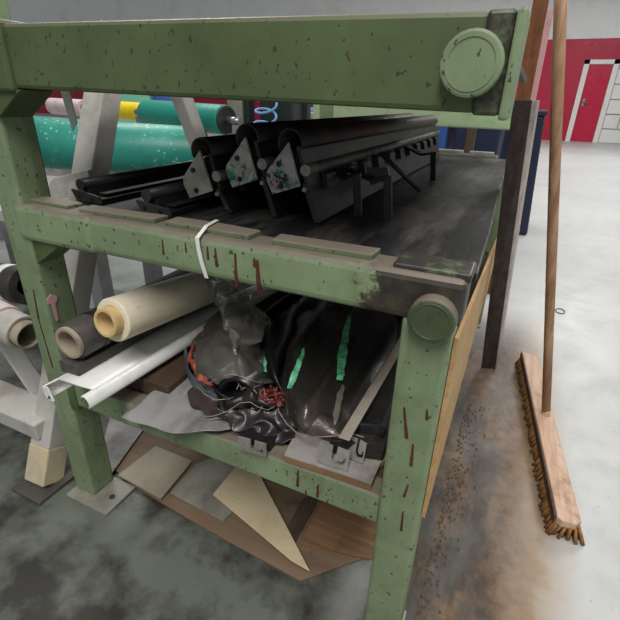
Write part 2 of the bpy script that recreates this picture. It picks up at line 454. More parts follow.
b = MB(); b.box((DL + 0.06, YW, 1.0), (DL + 0.12, YW + 0.03, 1.2)); b.path([(DL + 0.09, YW + 0.03, 1.1), (DL + 0.09, YW - 0.05, 1.1), (DL + 0.22, YW - 0.05, 1.1)], 0.018); b.build('door_handle', M['chrome'], door)

# ------------------------------------------------------------------ the green rack
XL, XR = -0.952, -0.042
PW = 0.07; YF = 0.558; YB = 2.15
rack = thing('steel_rack', 'heavy green steel rack with chipped paint, black deck and lower shelf', 'rack', (-0.5, 1.3, 0))
def part(mb, name, mat, bevel=0.003, **k): return mb.build(name, mat, rack, bevel, **k)
for x0, y0, z1 in ((XL, YF, 1.34), (XR - PW, YF, 0.73), (XL, YB, 1.1), (XR - PW, YB, 0.73)):
    b = MB(); b.box((x0, y0, 0.006), (x0 + PW, y0 + PW, z1)); part(b, 'post', M['green'], 0.006)
    b = MB(); b.box((x0 - 0.004, y0 - 0.03, 0), (x0 + PW + (0.075 if x0 < -0.5 else 0.004), y0 + PW + 0.005, 0.007))
    fp = part(b, 'foot_plate', M['grey_board'], 0.001)
    bx_ = x0 + PW + 0.045 if x0 < -0.5 else x0 + 0.03
    by_ = y0 + 0.02 if x0 < -0.5 else y0 - 0.018
    bb = MB(); bb.path([(bx_, by_, 0.007), (bx_, by_, 0.0085)], 0.008, 12); bb.build('bolt_hole', M['black_steel'], fp)
# deck rail, its corner sleeve, gusset and cap
RX0, RX1 = XL + PW, XR + 0.008
b = MB(); b.box((-0.81, YF - 0.002, 0.727), (RX1, YF + 0.062, 0.797)); part(b, 'deck_rail', M['green_rail'], 0.012, seg=3)
b = MB(); b.box((-0.905, YF - 0.006, 0.725), (W(90, 235, y=YF - 0.006).x, YF + 0.065, 0.799)); part(b, 'corner_sleeve', M['green'], 0.012, seg=3)
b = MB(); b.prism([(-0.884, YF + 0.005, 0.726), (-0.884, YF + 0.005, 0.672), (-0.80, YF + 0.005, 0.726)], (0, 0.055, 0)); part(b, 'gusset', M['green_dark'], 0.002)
b = MB(); b.box((-0.135, YF + 0.008, 0.79), (RX1 + 0.002, YF + 0.066, 0.8035)); part(b, 'corner_pad', M['grease'], 0.004, seg=3)
def cap(c, r, m):
    b = MB(); b.path([c + V(0, 0.06, 0), c, c + V(0, -0.004, 0)], r, 28); o = part(b, 'end_cap', m, 0.003)
    b = MB(); b.pipe(c + V(0, 0.01, 0), c + V(0, -0.005, 0), r * 0.82, r * 0.76, 28); b.build('weld_ring', m, o)
ca = W(431, 321, y=YF - 0.02); cap(ca, 0.0315, M['cap_paint'])
cb = W(471, 64, y=YF - 0.02); cap(cb, 0.0315, M['green'])
# flat pads welded on the rail
for ((ax, ay), (bx, by)), tw in zip((((26, 206), (70, 213)), ((82, 211), (154, 227)), ((165, 227), (250, 245)), ((273, 248), (371, 270))), (0.004, -0.005, 0.003, -0.002)):
    p = W(ax, ay, y=YF + 0.02); q = W(bx, by, y=YF + 0.02); m = (p.x + q.x) / 2 + 0.01
    ya, yb = YF + 0.018 + tw, YF + 0.054 + tw
    b = MB(); b.prism([(p.x, ya, 0.796), (q.x, ya - tw * 1.6, 0.796), (q.x + 0.002, yb - tw * 1.6, 0.796), (m, yb + 0.002, 0.796), (p.x - 0.003, yb, 0.796)], (0, 0, 0.0095)); part(b, 'rail_pad', M['green_pad'], 0.002)
# top beam
TZ0, TZ1 = 0.990, 1.085
TL = 0.014                                   # the beam sits a little higher at its left end
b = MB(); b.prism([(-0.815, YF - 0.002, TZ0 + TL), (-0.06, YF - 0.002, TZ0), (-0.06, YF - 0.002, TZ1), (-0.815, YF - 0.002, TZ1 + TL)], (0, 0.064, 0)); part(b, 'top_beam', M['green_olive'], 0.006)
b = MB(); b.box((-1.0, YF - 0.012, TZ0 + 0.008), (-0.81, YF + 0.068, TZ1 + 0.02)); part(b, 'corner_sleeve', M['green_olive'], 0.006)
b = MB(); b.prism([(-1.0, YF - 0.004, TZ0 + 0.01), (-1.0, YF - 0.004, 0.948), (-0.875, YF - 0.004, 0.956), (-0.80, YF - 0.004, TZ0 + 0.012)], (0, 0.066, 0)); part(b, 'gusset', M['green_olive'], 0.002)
b = MB(); b.box((-0.064, YF - 0.006, TZ0 - 0.002), (-0.036, YF + 0.066, TZ1)); part(b, 'corner_sleeve', M['grease'], 0.004)
b = MB(); b.prism([(-0.036, YF - 0.012, TZ0 - 0.006), (-0.026, YF - 0.012, TZ0 - 0.006), (-0.026, YF - 0.012, TZ1), (-0.036, YF - 0.012, TZ1)], (0, 0.08, 0)); part(b, 'end_flange', M['green'], 0.003)
# side, back and lower members
for x0 in (XL + 0.012, XR - 0.064):
    b = MB(); b.box((x0, YF + 0.072, 0.735), (x0 + 0.045, YB, 0.773)); part(b, 'side_rail', M['black_steel'], 0.003)
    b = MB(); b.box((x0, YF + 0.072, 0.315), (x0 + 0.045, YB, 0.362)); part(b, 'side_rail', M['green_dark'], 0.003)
b = MB(); b.box((XL + PW, YB, 0.727), (XR - PW, YB + 0.06, 0.797)); part(b, 'back_rail', M['green'], 0.006)
for x0, x1 in ((-0.80, -0.62), (-0.56, -0.42), (-0.38, -0.26), (-0.23, -0.13)):
    b = MB(); b.box((x0, YB + 0.01, 0.796), (x1, YB + 0.05, 0.809)); part(b, 'rail_pad', M['white_sheet'], 0.002)
b = MB(); b.box((XL + PW, YB + 0.0, 0.902), (XR - 0.02, YB + 0.06, 0.985)); part(b, 'back_beam', M['green_bright'], 0.006)
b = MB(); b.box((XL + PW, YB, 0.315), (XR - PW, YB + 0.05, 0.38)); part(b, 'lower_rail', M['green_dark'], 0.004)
b = MB(); b.box((XL + PW, YF + 0.004, 0.315), (XR - PW, YF + 0.05, 0.38)); part(b, 'lower_rail', M['green'], 0.004)
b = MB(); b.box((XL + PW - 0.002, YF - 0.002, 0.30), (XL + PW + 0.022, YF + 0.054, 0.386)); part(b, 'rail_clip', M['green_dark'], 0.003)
b = MB(); b.box((XL + 0.0, YF + 0.06, 1.07), (XR - 0.01, YB - 0.25, 1.084)); part(b, 'top_shade_plate', M['dark_steel'], 0.002)  # upper plate out of view, added and sized to shade the deck below
b = MB(); b.prism([(XL + PW + 0.002, YF + 0.063, 0.774), (-0.029, YF + 0.063, 0.774), (-0.035, 0.95, 0.774), (-0.050, 1.36, 0.774), (-0.060, YB, 0.774), (XL + PW + 0.002, YB, 0.774)], (0, 0, 0.014)); part(b, 'deck_plate', M['black_mat'], 0.002)
for k in range(7):
    x0 = XL + 0.075 + k * 0.116
    b = MB(); b.box((x0, YF + 0.052, 0.362), (x0 + 0.110, YB, 0.376 + 0.002 * (k % 2))); part(b, 'shelf_board', M['shelf_wood'], 0.002)
# plywood side panel with notches along its lower edge
zl = 0.342
poly = [(-0.041, YF + 0.03, 0.70), (-0.041, YF + 0.03, zl)]
for px, py in ((451, 381), (463, 355), (475, 318), (488, 279)):
    q = W(px, py, x=-0.03); yy = W(px, py, z=0.35).y
    for k in range(7):
        a = math.pi * k / 6
        poly.append((-0.041, yy - 0.020 * math.cos(a), zl + 0.030 * math.sin(a)))
poly += [(-0.041, YB - 0.02, zl + 0.10), (-0.041, YB - 0.02, 0.50)]
b = MB(); b.prism(poly, (0.006, 0, 0)); part(b, 'side_panel', M['ply'], 0)
# dried runs of paint and ink on the rails and the near post
def drip(px0, py0, px1, py1, y, w):
    p, q = W(px0, py0, y=y), W(px1, py1, y=y); q.x = p.x + (q.x - p.x) * 0.5
    n = 7; pts = []
    for k in range(n):
        t = k / (n - 1); ww = w * (0.55 + 0.5 * t + 0.25 * nz(k * 0.9, px0, 0))
        c = p.lerp(q, t); pts.append((c, ww))
    ol = [c + V(-ww, 0, 0) for c, ww in pts] + [pts[-1][0] + V(0, 0, -w)] + [c + V(ww, 0, 0) for c, ww in pts[::-1]] + [p + V(0, 0, w * 0.6)]
    b = MB(); b.prism(ol, (0, 0.003, 0)); part(b, 'paint_run', M['rust'], 0)
for a in ((207, 247, 208, 259, .0022), (215, 249, 217, 266, .0025), (235, 254, 236, 286, .003), (257, 261, 260, 292, .0042), (254, 259, 255, 266, .003), (162, 240, 163, 254, .0018), (185, 243, 186, 252, .0016), (420, 0, 421, 0, 0)):
    if a[4]: drip(*a[:4], YF - 0.003, a[4])
for a in ((298, 471, 297, 486, .0028), (306, 491, 305, 497, .002), (318, 485, 317, 497, .0026), (328, 500, 324, 505, .002)): drip(*a[:4], YF + 0.003, a[4])
for a in ((404, 408, 413, 440, .0028), (413, 445, 412, 466, .0028), (427, 410, 428, 420, .0022), (408, 485, 402, 496, .0022), (403, 512, 402, 531, .0022)): drip(*a[:4], YF - 0.001, a[4])
for a in ((33, 290, 36, 318, .0026), (38, 318, 54, 368, .002)): drip(*a[:4], YF - 0.001, a[4])
b = MB(); p = W(52, 300, x=XL + PW); b.prism([p + V(0, dy, dz) for dy, dz in ((-.012, .006), (0, .014), (.012, .006), (.01, -.006), (.004, -.01), (.003, -.05), (-.002, -.052), (-.004, -.01), (-.012, -.004))], (0.002, 0, 0)); part(b, 'pink_paint_mark', M['pink'], 0)

# ------------------------------------------------------------------ doctor-blade holders on the deck
SHELL = (-0.35, math.pi + 0.6)
def holder(label, x, y0, y1, z, plate, flange, end='far'):
    """x, z = apex of the end plate; runs from y0 to y1"""
    t = thing('blade_holder', label, 'blade holder', (x, (y0 + y1) / 2, 0.79), 'blade holders on the rack deck')
    def P(dx, dz, y): return V(x + dx, y, z + dz)
    b = MB(); b.pipe(P(0, 0.006, y0 - 0.004), P(0, 0.006, y1), 0.025, 0.022, 18, *SHELL); b.build('cover_tube', M['tube_rust'], t)
    pl = [(0.0, 0.008), (-0.045, -0.045), (-0.046, -0.06), (-0.033, -0.086), (0.024, -0.066)]
    b = MB(); b.prism([P(a, c, y0 - 0.011) for a, c in pl], (0, 0.006, 0)); o = b.build('end_plate', plate, t, 0.001)
    for a, c in ((-0.018, -0.03), (-0.014, -0.068)):
        q = MB(); q.path([P(a, c, y0 - 0.014), P(a, c, y0 - 0.01)], 0.005, 10); q.build('bolt', M['black_steel'], o)
    b = MB(); b.prism([P(a, c, y0 + 0.01) for a, c in ((-0.005, -0.005), (-0.038, -0.045), (-0.028, -0.08), (0.018, -0.062), (0.006, -0.012))], (0, y1 - y0 - 0.02, 0)); b.build('body', M['black_steel'], t, 0.002)
    b = MB(); b.path([P(0.032, -0.038, y0 - 0.004), P(0.032, -0.038, y1)], 0.0105, 16); o = b.build('round_bar', M['worn_bar'], t)
    q = MB(); q.path([P(0.032, -0.038, y0 - 0.0065), P(0.032, -0.038, y0 - 0.003)], 0.010, 16); q.build('bar_end', M['bright_steel'], o)
    b = MB(); b.prism([P(a, c, y0 + 0.004) for a, c in ((0.008, 0.0), (0.015, 0.002), (0.036, -0.066), (0.029, -0.070))], (0, y1 - y0, 0)); b.build('web', M['dark_steel'], t)
    fl = [(0.024, -0.062), (0.034, -0.062), (0.060, z * 0 + 0.792 - z), (0.050, 0.791 - z)]
    b = MB(); b.prism([P(a, c, y0 + 0.002) for a, c in fl], (0, y1 - y0 - 0.02, 0)); o = b.build('flange', M['black_steel'], t, 0.001)
    q = MB(); q.prism([P(a, c, y0 - 0.001) for a, c in fl], (0, 0.004, 0)); q.build('flange_end', flange, o)
    k = 0; yy = y0 + 0.06
    while yy < y1 - 0.06:
        q = MB(); q.prism([P(a, c, yy) for a, c in ((0.034, -0.048), (0.046, -0.052), (0.052, -0.076), (0.036, -0.074))], (0, 0.05, 0)); q.build('clamp_lug', M['dark_steel'], t, 0.001)
        yy += 0.11
    q = MB(); q.path([P(0.030, -0.072, y0 - 0.006), P(0.030, -0.072, y0 + 0.004)], 0.0045, 6); q.build('clamp_screw', M['bright_steel'], t)
    return t
h1 = holder('blade holder with bare grey end plate, leftmost of the three raised ones', -0.568, 0.735, 1.95, 0.898, M['end_steel'], M['splat_c'])
h2 = holder('blade holder with green ink on its end plate, middle of the three raised ones', -0.474, 0.75, 2.0, 0.926, M['splat_a'], M['dark_steel'])
h3 = holder('blade holder with blue and brown ink on its end plate, rightmost, nearest the aisle', -0.385, 0.75, 2.02, 0.922, M['splat_b'], M['dark_steel'])
# swing brackets of the right-hand holder
for (fx, fy), dx, yj in (((388, 219), 0.06, 0.07), ((433, 181), 0.06, 0.1), ((358, 216), 0.04, 0.05)):
    ft = W(fx, fy, z=0.792)
    top = V(ft.x - 0.012, ft.y + 0.012, 0.868)
    b = MB(); b.bar(V(-0.345, ft.y + yj, 0.872), V(top.x - 0.03, top.y + 0.008, 0.860), 0.020, 0.006)
    b.bar(V(top.x - 0.034, top.y + 0.008, 0.860), top, 0.02, 0.006); b.bar(top + V(0, 0, 0.003), ft, 0.016, 0.008, (0, 1, 0))
    b.build('swing_bracket', M['black_steel'], h3, 0.001)
ft = W(420, 191, z=0.798)
b = MB(); b.path([ft, V(-0.325, ft.y - 0.035, 0.885)], 0.006, 10); b.build('stay_rod', M['dark_steel'], h3)
b = MB(); b.prism([V(-0.33, 1.02, 0.86), V(-0.27, 0.99, 0.868), V(-0.26, 0.98, 0.845), V(-0.31, 1.0, 0.825)], (0, 0.006, 0)); b.build('guard_plate', M['tab_steel'], h3)

def flat_holder(label, x, y0, y1, zb=0.7895):
    t = thing('flat_blade_holder', label, 'blade holder', (x, (y0 + y1) / 2, zb), 'blade holders lying flat on the deck')
    def P(dx, dz, y): return V(x + dx * 0.78, y, zb + dz * 0.7)
    L = y1 - y0
    b = MB(); b.prism([P(a, c, y0) for a, c in ((-0.058, 0.034), (-0.052, 0.036), (0.045, 0.022), (0.050, 0.0), (-0.042, 0.0))], (0, 0.005, 0)); o = b.build('end_plate', M['dark_steel'], t, 0.001)
    for a, c in ((-0.03, 0.018), (0.02, 0.012)):
        q = MB(); q.path([P(a, c, y0 - 0.002), P(a, c, y0 + 0.001)], 0.004, 8); q.build('bolt', M['black_steel'], o)
    b = MB(); b.prism([P(a, c, y0 + 0.004) for a, c in ((-0.05, 0.0), (0.05, 0.0), (0.05, 0.014), (-0.045, 0.012))], (0, L, 0)); b.build('tray', M['black_steel'], t)
    b = MB(); b.path([P(-0.030, 0.048, y0 + 0.01), P(-0.030, 0.048, y1)], 0.0125, 16); o = b.build('round_bar', M['black_steel'], t)
    q = MB(); q.path([P(-0.030, 0.048, y0 + 0.007), P(-0.030, 0.048, y0 + 0.011)], 0.0118, 16); q.build('bar_end', M['dark_steel'], o)
    b = MB(); b.prism([P(a, c, y0 + 0.02) for a, c in ((-0.042, 0.012), (-0.01, 0.012), (-0.012, 0.037), (-0.040, 0.036))], (0, L - 0.02, 0)); b.build('bar_seat', M['dark_steel'], t)
    b = MB(); b.prism([P(a, c, y0 + 0.03) for a, c in ((0.004, 0.018), (0.036, 0.020), (0.037, 0.024), (0.003, 0.023))], (0, L - 0.03, 0)); b.prism([P(a, c, y0 + 0.03) for a, c in ((0.004, 0.012), (0.010, 0.012), (0.010, 0.02), (0.004, 0.02))], (0, L - 0.03, 0)); b.build('ledge', M['dark_steel'], t)
    return t
flat_holder('black blade holder lying flat nearest the left rear of the deck', -0.825, 0.665, 1.95)
flat_holder('black blade holder lying flat in front of the raised ones', -0.628, 0.650, 1.95)

# ------------------------------------------------------------------ strap on the rail, strip hanging left
b = MB()
YS = YF - 0.0085
pts = [V(W(198, 226, z=0.81).x, YF + 0.06, 0.8085), V(W(198, 228, z=0.81).x, YF + 0.02, 0.8085), W(197, 238, y=YS), W(198.5, 249, y=YS), W(201.5, 262, y=YS), W(206.5, 278, y=YS)]
vs = []
for p in pts: vs += [p - V(0.0035, 0, 0), p + V(0.0035, 0, 0)]
b.add(vs, [(2 * i, 2 * i + 1, 2 * i + 3, 2 * i + 2) for i in range(len(pts) - 1)])
tag(b.build('plastic_strap', M['white'], None, thick=0.0015), 'thin white plastic strap laid over the front deck rail', 'strap')
b = MB(); a0, a1 = W(58, 70, y=0.72), W(73, 129, y=0.72)
b.prism([a0 + V(-.012, 0, 0), a0 + V(.016, 0, 0), a1 + V(.014, 0, .012), a1 + V(-.004, 0, -.004)], (0, 0.004, 0)); 
tag(b.build('hanging_strip', M['white'], None, 0.001), 'white flat strip hanging from the top tier by the left post', 'strip')

# ------------------------------------------------------------------ goods on the lower shelf, left to right
SZ = 0.378
b = MB(); b.box((-0.80, YF + 0.05, 0.381), (-0.612, 1.35, 0.420)); tag(b.build('packing_board', M['shelf_wood'], None, 0.003), 'thick dark brown board lying under the white channel on the lower shelf', 'board')
prof = thing('white_channel', 'long white plastic channel with curled edges sticking out of the lower shelf', 'channel', (-0.74, 0.9, 0.42))
def prof_pt(s, t, dz):                      # s across 0..1, t along 0..1
    f0, f1 = V(-0.80, 0.472, 0.455), V(-0.69, 0.478, 0.455)
    g0, g1 = V(-0.745, 1.34, 0.455), V(-0.64, 1.34, 0.455)
    return f0.lerp(f1, s).lerp(g0.lerp(g1, s), t) + V(0, 0, dz)
def ribbon(prof_sd, name, mat, t0=0, t1=1):
    b = MB(); n = len(prof_sd); vs = []
    for t in (t0, t1):
        for s, dz in prof_sd: vs.append(prof_pt(s, t, dz))
    b.add(vs, [(i, i + 1, n + i + 1, n + i) for i in range(n - 1)], True)
    return b.build(name, mat, prof, thick=0.003)
ribbon([(0.0, 0), (0.5, -0.001), (0.93, 0)], 'web', M['white'], 0.022, 1)
lip = [(0.0, 0.0), (-0.04, -0.002), (-0.08, -0.008), (-0.09, -0.018), (-0.07, -0.030), (-0.02, -0.034)]
ribbon(lip, 'lip', M['white'], -0.01, 1)
lip2 = [(0.88, -0.001), (0.92, 0.004), (0.98, 0.003), (1.03, -0.003), (1.055, -0.010), (1.05, -0.018), (1.02, -0.023)]
ribbon(lip2, 'lip', M['white'], -0.012, 1)
b = MB(); e = prof_pt(0.0, -0.012, -0.02); b.prism([e + V(-.009, 0, .016), e + V(.006, 0, .018), e + V(.016, 0, -.014), e + V(.004, 0, -.016)], (0, 0.004, 0)); o = b.build('end_tab', M['white'], prof, 0.001)
q = MB(); q.path([e + V(.006, -.001, -.006), e + V(.006, .001, -.006)], 0.0035, 8); q.build('hole', M['black_steel'], o)
b = MB(); b.box((-0.815, 0.515, 0.457), (-0.765, 1.2, 0.482)); b.box((-0.815, 0.512, 0.457), (-0.808, 0.515, 0.485))
tag(b.build('grey_channel', M['dark_roll'], None, 0.004), 'flat dark grey channel squeezed between the white channel and the dark roll', 'channel')
def roll(name, label, p, q, r, rc, mat, core, cmat, prot):
    p, q = Vector(p), Vector(q); d = (q - p).normalized()
    t = thing(name, label, 'roll', (p + q) / 2 - V(0, 0, r))
    b = MB(); b.pipe(p, q, r, rc, 32); b.build('wrap', mat, t, 0.003)
    b = MB(); b.pipe(p - d * prot, q + d * prot * 0.3, rc, rc * 0.76, 28); b.build('core', cmat, t, 0.0015)
    return t
dr = roll('film_roll', 'dark grey roll with dusty cardboard core in front of the left post', (-0.79, 0.532, 0.526), (-0.80, 1.12, 0.526), 0.0415, 0.036, M['dark_roll'], 0, M['dusty_core'], 0.008)
b = MB(); b.pipe(V(-0.791, 0.585, 0.526), V(-0.792, 0.62, 0.526), 0.0432, 0.0405, 28); b.build('wrap_fold', M['black_film'], dr)
cr = roll('film_roll', 'cream stretch film roll with cardboard core resting on the dark roll', W(112.5, 320.5, y=0.574), (-0.703, 1.13, 0.513), 0.047, 0.031, M['film_roll'], 0, M['core'], 0.02)
b = MB(); b.grid([[W(*p[:2], z=p[2]) for p in r] for r in (
    [(205, 279, .575), (216, 276, .58), (232, 282, .575), (246, 290, .56)],
    [(208, 293, .565), (220, 292, .58), (238, 298, .575), (256, 304, .555)],
    [(222, 312, .55), (230, 310, .565), (246, 312, .56), (268, 318, .54)],
    [(226, 334, .53), (234, 332, .55), (246, 334, .545), (262, 336, .53)],
    [(232, 346, .52), (238, 351, .53), (244, 347, .525), (252, 342, .52)])], 36, 36, 0.016, 36, 2.0)
tag(b.build('crumpled_film', M['clear2'], None), 'crumpled loose clear film hanging between the cream roll and the torn bundle', 'film')

# grey sheet spilling out
b = MB(); g = [[W(180, 369, z=.40), W(215, 372, z=.40), W(255, 380, z=.40), W(290, 395, z=.39)],
               [W(160, 386, z=.40), W(195, 395, z=.405), W(240, 405, z=.40), W(285, 412, z=.39)],
               [W(140, 402, z=.395), W(180, 415, z=.40), W(225, 420, z=.40), W(275, 423, z=.39)],
               [W(122, 418, z=.385), W(172, 432, z=.392), W(218, 431, z=.398), W(259, 424, z=.395)]]
b.grid(g, 24, 30, 0.006, 20, 1.0)
tag(b.build('grey_plastic_sheet', M['grey_film'], None, thick=0.0012), 'grey plastic sheet spilling over the lower front rail', 'plastic sheet')

# torn bundle of blackened film
tb = thing('torn_film_bundle', 'torn bundle of dark ink-stained plastic film with ragged red edge', 'bundle', W(240, 400, z=.40))
b = MB(); c = W(238, 398, z=.445); b.pipe(c, c + V(-0.08, 0.85, 0), 0.046, 0.040, 22); b.build('inner_tube', M['black_film'], tb)
b = MB(); b.grid([[W(222, 305, z=.50), W(236, 303, z=.53), W(252, 306, z=.53), W(266, 312, z=.49)],
                  [W(200, 334, z=.48), W(222, 330, z=.525), W(245, 332, z=.53), W(266, 338, z=.48)],
                  [W(190, 354, z=.46), W(214, 354, z=.51), W(240, 354, z=.52), W(266, 356, z=.47)],
                  [W(199, 378, z=.44), W(215, 386, z=.465), W(240, 378, z=.49), W(272, 389, z=.46)]], 34, 34, 0.013, 30, 3.0, 0.08)
b.build('dusty_cover', M['dusty_top'], tb, thick=0.002)
b = MB()
ed = [W(236, 312, z=.490), W(214, 326, z=.492), W(200, 340, z=.480), W(190, 354, z=.470), W(193, 364, z=.460), W(199, 373, z=.452), W(206, 380, z=.455), W(212, 386, z=.465)]
wds = [.004, .006, .006, .005, .008, .014, .013, .005]
b.grid([[p - V(w_ * .6, w_ * .2, w_ * .5) for p, w_ in zip(ed, wds)], [p + V(0, -.003, .004) for p in ed], [p + V(w_ * .5, w_ * .5, w_ * .4) for p, w_ in zip(ed, wds)]], 8, 60, 0.007, 70, 2.5)
b.build('red_tape', M['red_tape'], tb, thick=0.0015)
def tri(name, rows, mat, amp=0.006, fq=24, seed=0, nu=14, nv=18, th=0.0018, rag=0.0):
    b = MB(); b.grid([[W(*p[:2], z=p[2]) for p in r] for r in rows], nu, nv, amp, fq, seed, rag); return b.build(name, mat, tb, thick=th)
tri('blue_film_edge', [[(186, 350, .45), (188, 366, .44), (198, 382, .435), (212, 393, .435), (224, 398, .435)], [(183, 352, .43), (186, 371, .42), (197, 390, .415), (212, 402, .42), (226, 406, .42)]], M['blue_film'], 0.006, 40, 4, 6, 24)
tri('brown_lobe', [[(196, 388, .43), (206, 395, .435), (220, 405, .43)], [(190, 393, .42), (200, 402, .425), (222, 411, .425)], [(194, 408, .405), (205, 414, .41), (226, 416, .415)], [(206, 419, .40), (212, 420, .40), (228, 418, .405)]], M['brown_film'], 0.012, 36, 5, 20, 22)
tri('black_lip', [[(212, 392, .45), (232, 392, .455), (252, 394, .455), (272, 398, .45)], [(218, 402, .43), (236, 402, .44), (254, 404, .44), (276, 408, .44)], [(214, 414, .41), (236, 408, .425), (252, 410, .42), (270, 414, .42)]], M['black_film'], 0.014, 34, 6, 26, 30)
tri('grey_lip', [[(208, 419, .402), (228, 414, .412), (248, 407, .425), (264, 414, .415)], [(207, 421, .398), (228, 417, .406), (249, 410, .418), (265, 416, .41)]], M['grey_film'], 0.002, 26, 6, 3, 20, 0.003)
tri('front_fold', [[(222, 412, .425), (248, 409, .425), (270, 410, .43), (286, 408, .43)], [(232, 424, .405), (252, 424, .41), (272, 424, .41), (292, 424, .41)], [(246, 434, .39), (262, 442, .385), (276, 446, .385), (294, 440, .39)]], M['black_film'], 0.014, 36, 8, 26, 30)
tri('black_curtain', [[(262, 330, .50), (270, 322, .52), (284, 310, .52), (300, 300, .50)], [(264, 352, .49), (274, 352, .50), (284, 340, .50), (294, 326, .48)], [(271, 376, .47), (277, 378, .475), (282, 370, .46), (286, 356, .44)], [(283, 402, .44), (286, 402, .44), (287, 396, .43), (288, 388, .42)], [(288, 430, .40), (294, 430, .40), (298, 430, .395), (300, 424, .39)]], M['black_film'], 0.007, 20, 9)
b = MB()
for k in range(110):
    u, v = random.random(), random.random()
    p = W(254 + 32 * u, 388 + 20 * v * (0.5 + 0.5 * u), z=.464 - 0.016 * v)
    r = random.uniform(0.002, 0.0055)
    bm_ = [p + V(random.uniform(-1, 1), random.uniform(-1, 1), random.uniform(-1, 1)).normalized() * r for _ in range(3)]
    b.path([p, p + V(random.uniform(-r, r), random.uniform(-r, r), r)], r, 5)
o = b.build('dried_ink', M['ink'], tb); o['kind'] = 'stuff'; o['label'] = 'lumps of dried red and blue ink'
b = MB()
for k in range(7):
    p = W(random.uniform(236, 262), random.uniform(378, 392), z=.47); 
    b.path([p, p + V(random.uniform(-.012, .012), random.uniform(-.012, .012), .006), p + V(random.uniform(-.02, .02), random.uniform(-.02, .02), random.uniform(-.01, .01))], 0.0009, 4)
o = b.build('loose_threads', M['dusty_core'], tb); o['kind'] = 'stuff'

for hm in ([(203, 417, .412), (214, 416, .42), (228, 411, .435), (240, 403, .446), (250, 402, .45), (258, 407, .445), (268, 410, .44), (277, 405, .445), (274, 399, .455), (264, 400, .455)],
           [(197, 386, .445), (206, 395, .445), (216, 400, .446), (226, 399, .452)], [(208, 420, .404), (226, 418, .408), (246, 412, .42), (258, 413, .425), (264, 404, .44)], [(208, 384, .468), (220, 377, .487), (232, 374, .497), (246, 378, .498), (262, 384, .478)]):
    b = MB(); b.path([W(*q[:2], z=q[2]) for q in hm], 0.0007, 6); b.build('torn_edge', M['strip_steel'], tb)
# wrapped blades on the right
def hook_tab(parent, bl, br_, h, lean, mat):
    # plate with a J-shaped slot open at its top edge
    ol = [(0, 0), (1, 0), (1, .95), (.60, 1), (.58, .48), (.66, .36), (.80, .36), (.84, .55), (.90, .55), (.90, .30), (.80, .20), (.58, .20), (.44, .36), (.44, 1), (0, 1)]
    pts = [bl + (br_ - bl) * a + V(0, lean * c, h * c) for a, c in ol]
    n_ = (br_ - bl).cross(V(0, lean, h)).normalized()
    b = MB(); b.prism(pts, n_ * -0.003); return b.build('hook_tab', mat, parent, 0)
wb = thing('wrapped_blade_pack', 'long dark steel blades in clear film with green streaks on the lower shelf', 'blade pack', W(330, 430, z=.40))
def lerpW(rows): return [[W(*p[:2], z=p[2]) for p in r] for r in rows]
b = MB(); b.prism([V(-0.30, 0.70, 0.402), V(-0.24, 0.70, 0.402), V(-0.245, 0.70, 0.445), V(-0.29, 0.70, 0.45)], (-0.03, 1.3, 0)); b.build('blade_body', M['black_steel'], wb, 0.002)
b = MB(); b.prism([V(-0.225, 0.60, 0.402), V(-0.128, 0.625, 0.402), V(-0.128, 0.625, 0.425), V(-0.15, 0.62, 0.438), V(-0.225, 0.60, 0.432)], (-0.02, 1.35, 0)); b.build('blade_body', M['black_steel'], wb, 0.002)
b = MB(); s0, s1 = W(344, 439, z=.464), W(397, 350, z=.464); b.bar(s0, s0 + (s1 - s0) * 1.3, 0.020, 0.003); b.build('steel_strip', M['strip_steel'], wb, 0.0005)
rows = [[(300, 312, .50), (322, 310, .515), (350, 312, .49), (397, 318, .455)],
        [(290, 345, .49), (312, 340, .51), (345, 350, .48), (394, 354, .45)],
        [(280, 385, .46), (303, 392, .49), (330, 394, .475), (369, 397, .452)],
        [(279, 408, .43), (300, 424, .455), (324, 424, .455), (350, 430, .446)],
        [(287, 424, .41), (306, 437, .43), (324, 436, .438), (345, 440, .440)]]
b = MB(); b.grid(lerpW(rows), 30, 30, 0.005, 24, 11.0); b.build('clear_wrap', M['clear'], wb)
b = MB(); hem = [W(277, 400, z=.445), W(279, 412, z=.43), W(287, 424, z=.412), W(298, 434, z=.42), W(306, 437, z=.43), W(320, 437, z=.438), W(334, 436, z=.445), W(352, 434, z=.442), W(370, 439, z=.432), W(384, 447, z=.425)]
b.path(hem, 0.0012, 6); b.build('film_hem', M['dusty_core'], wb)
def streak(pts, w, seed, name='green_streak', mat='green_film'):  # thin coloured strip laid just above the film
    b = MB(); L, Rr = [], []
    for px, py, z, k in pts:
        p = W(px, py, z=z + 0.006); L.append(p - V(w * k, 0, 0)); Rr.append(p + V(w * k, 0, 0))
    b.grid([L, [(a + c) / 2 for a, c in zip(L, Rr)], Rr], 6, 24, 0.003, 60, seed); b.build(name, M[mat], wb)
streak([(350, 316, .49, .5), (346, 332, .485, .9), (343, 350, .48, 1.2), (341, 365, .478, 1.1), (340, 380, .476, .8)], 0.0085, 1)
streak([(304, 349, .505, .4), (299, 362, .50, 1), (294, 376, .485, 1.2), (289, 388, .47, .7)], 0.006, 2)
streak([(266, 350, .482, .4), (265, 356, .482, 1), (265, 364, .48, 1.0), (266, 372, .475, .3)], 0.005, 3)
streak([(343, 385, .476, .5), (339, 400, .474, .9), (336, 415, .466, .8), (334, 425, .458, .3)], 0.007, 4, 'pale_haze', 'clear2')  # whitish haze of the film, drawn as a cloudy strip
t1 = hook_tab(wb, W(317, 462, z=0.4), W(347, 471.5, z=0.4), 0.040, 0.01, M['tab_steel'])
t2 = hook_tab(wb, W(347, 457, z=0.402), W(363, 464, z=0.402), 0.040, 0.012, M['tab_steel'])
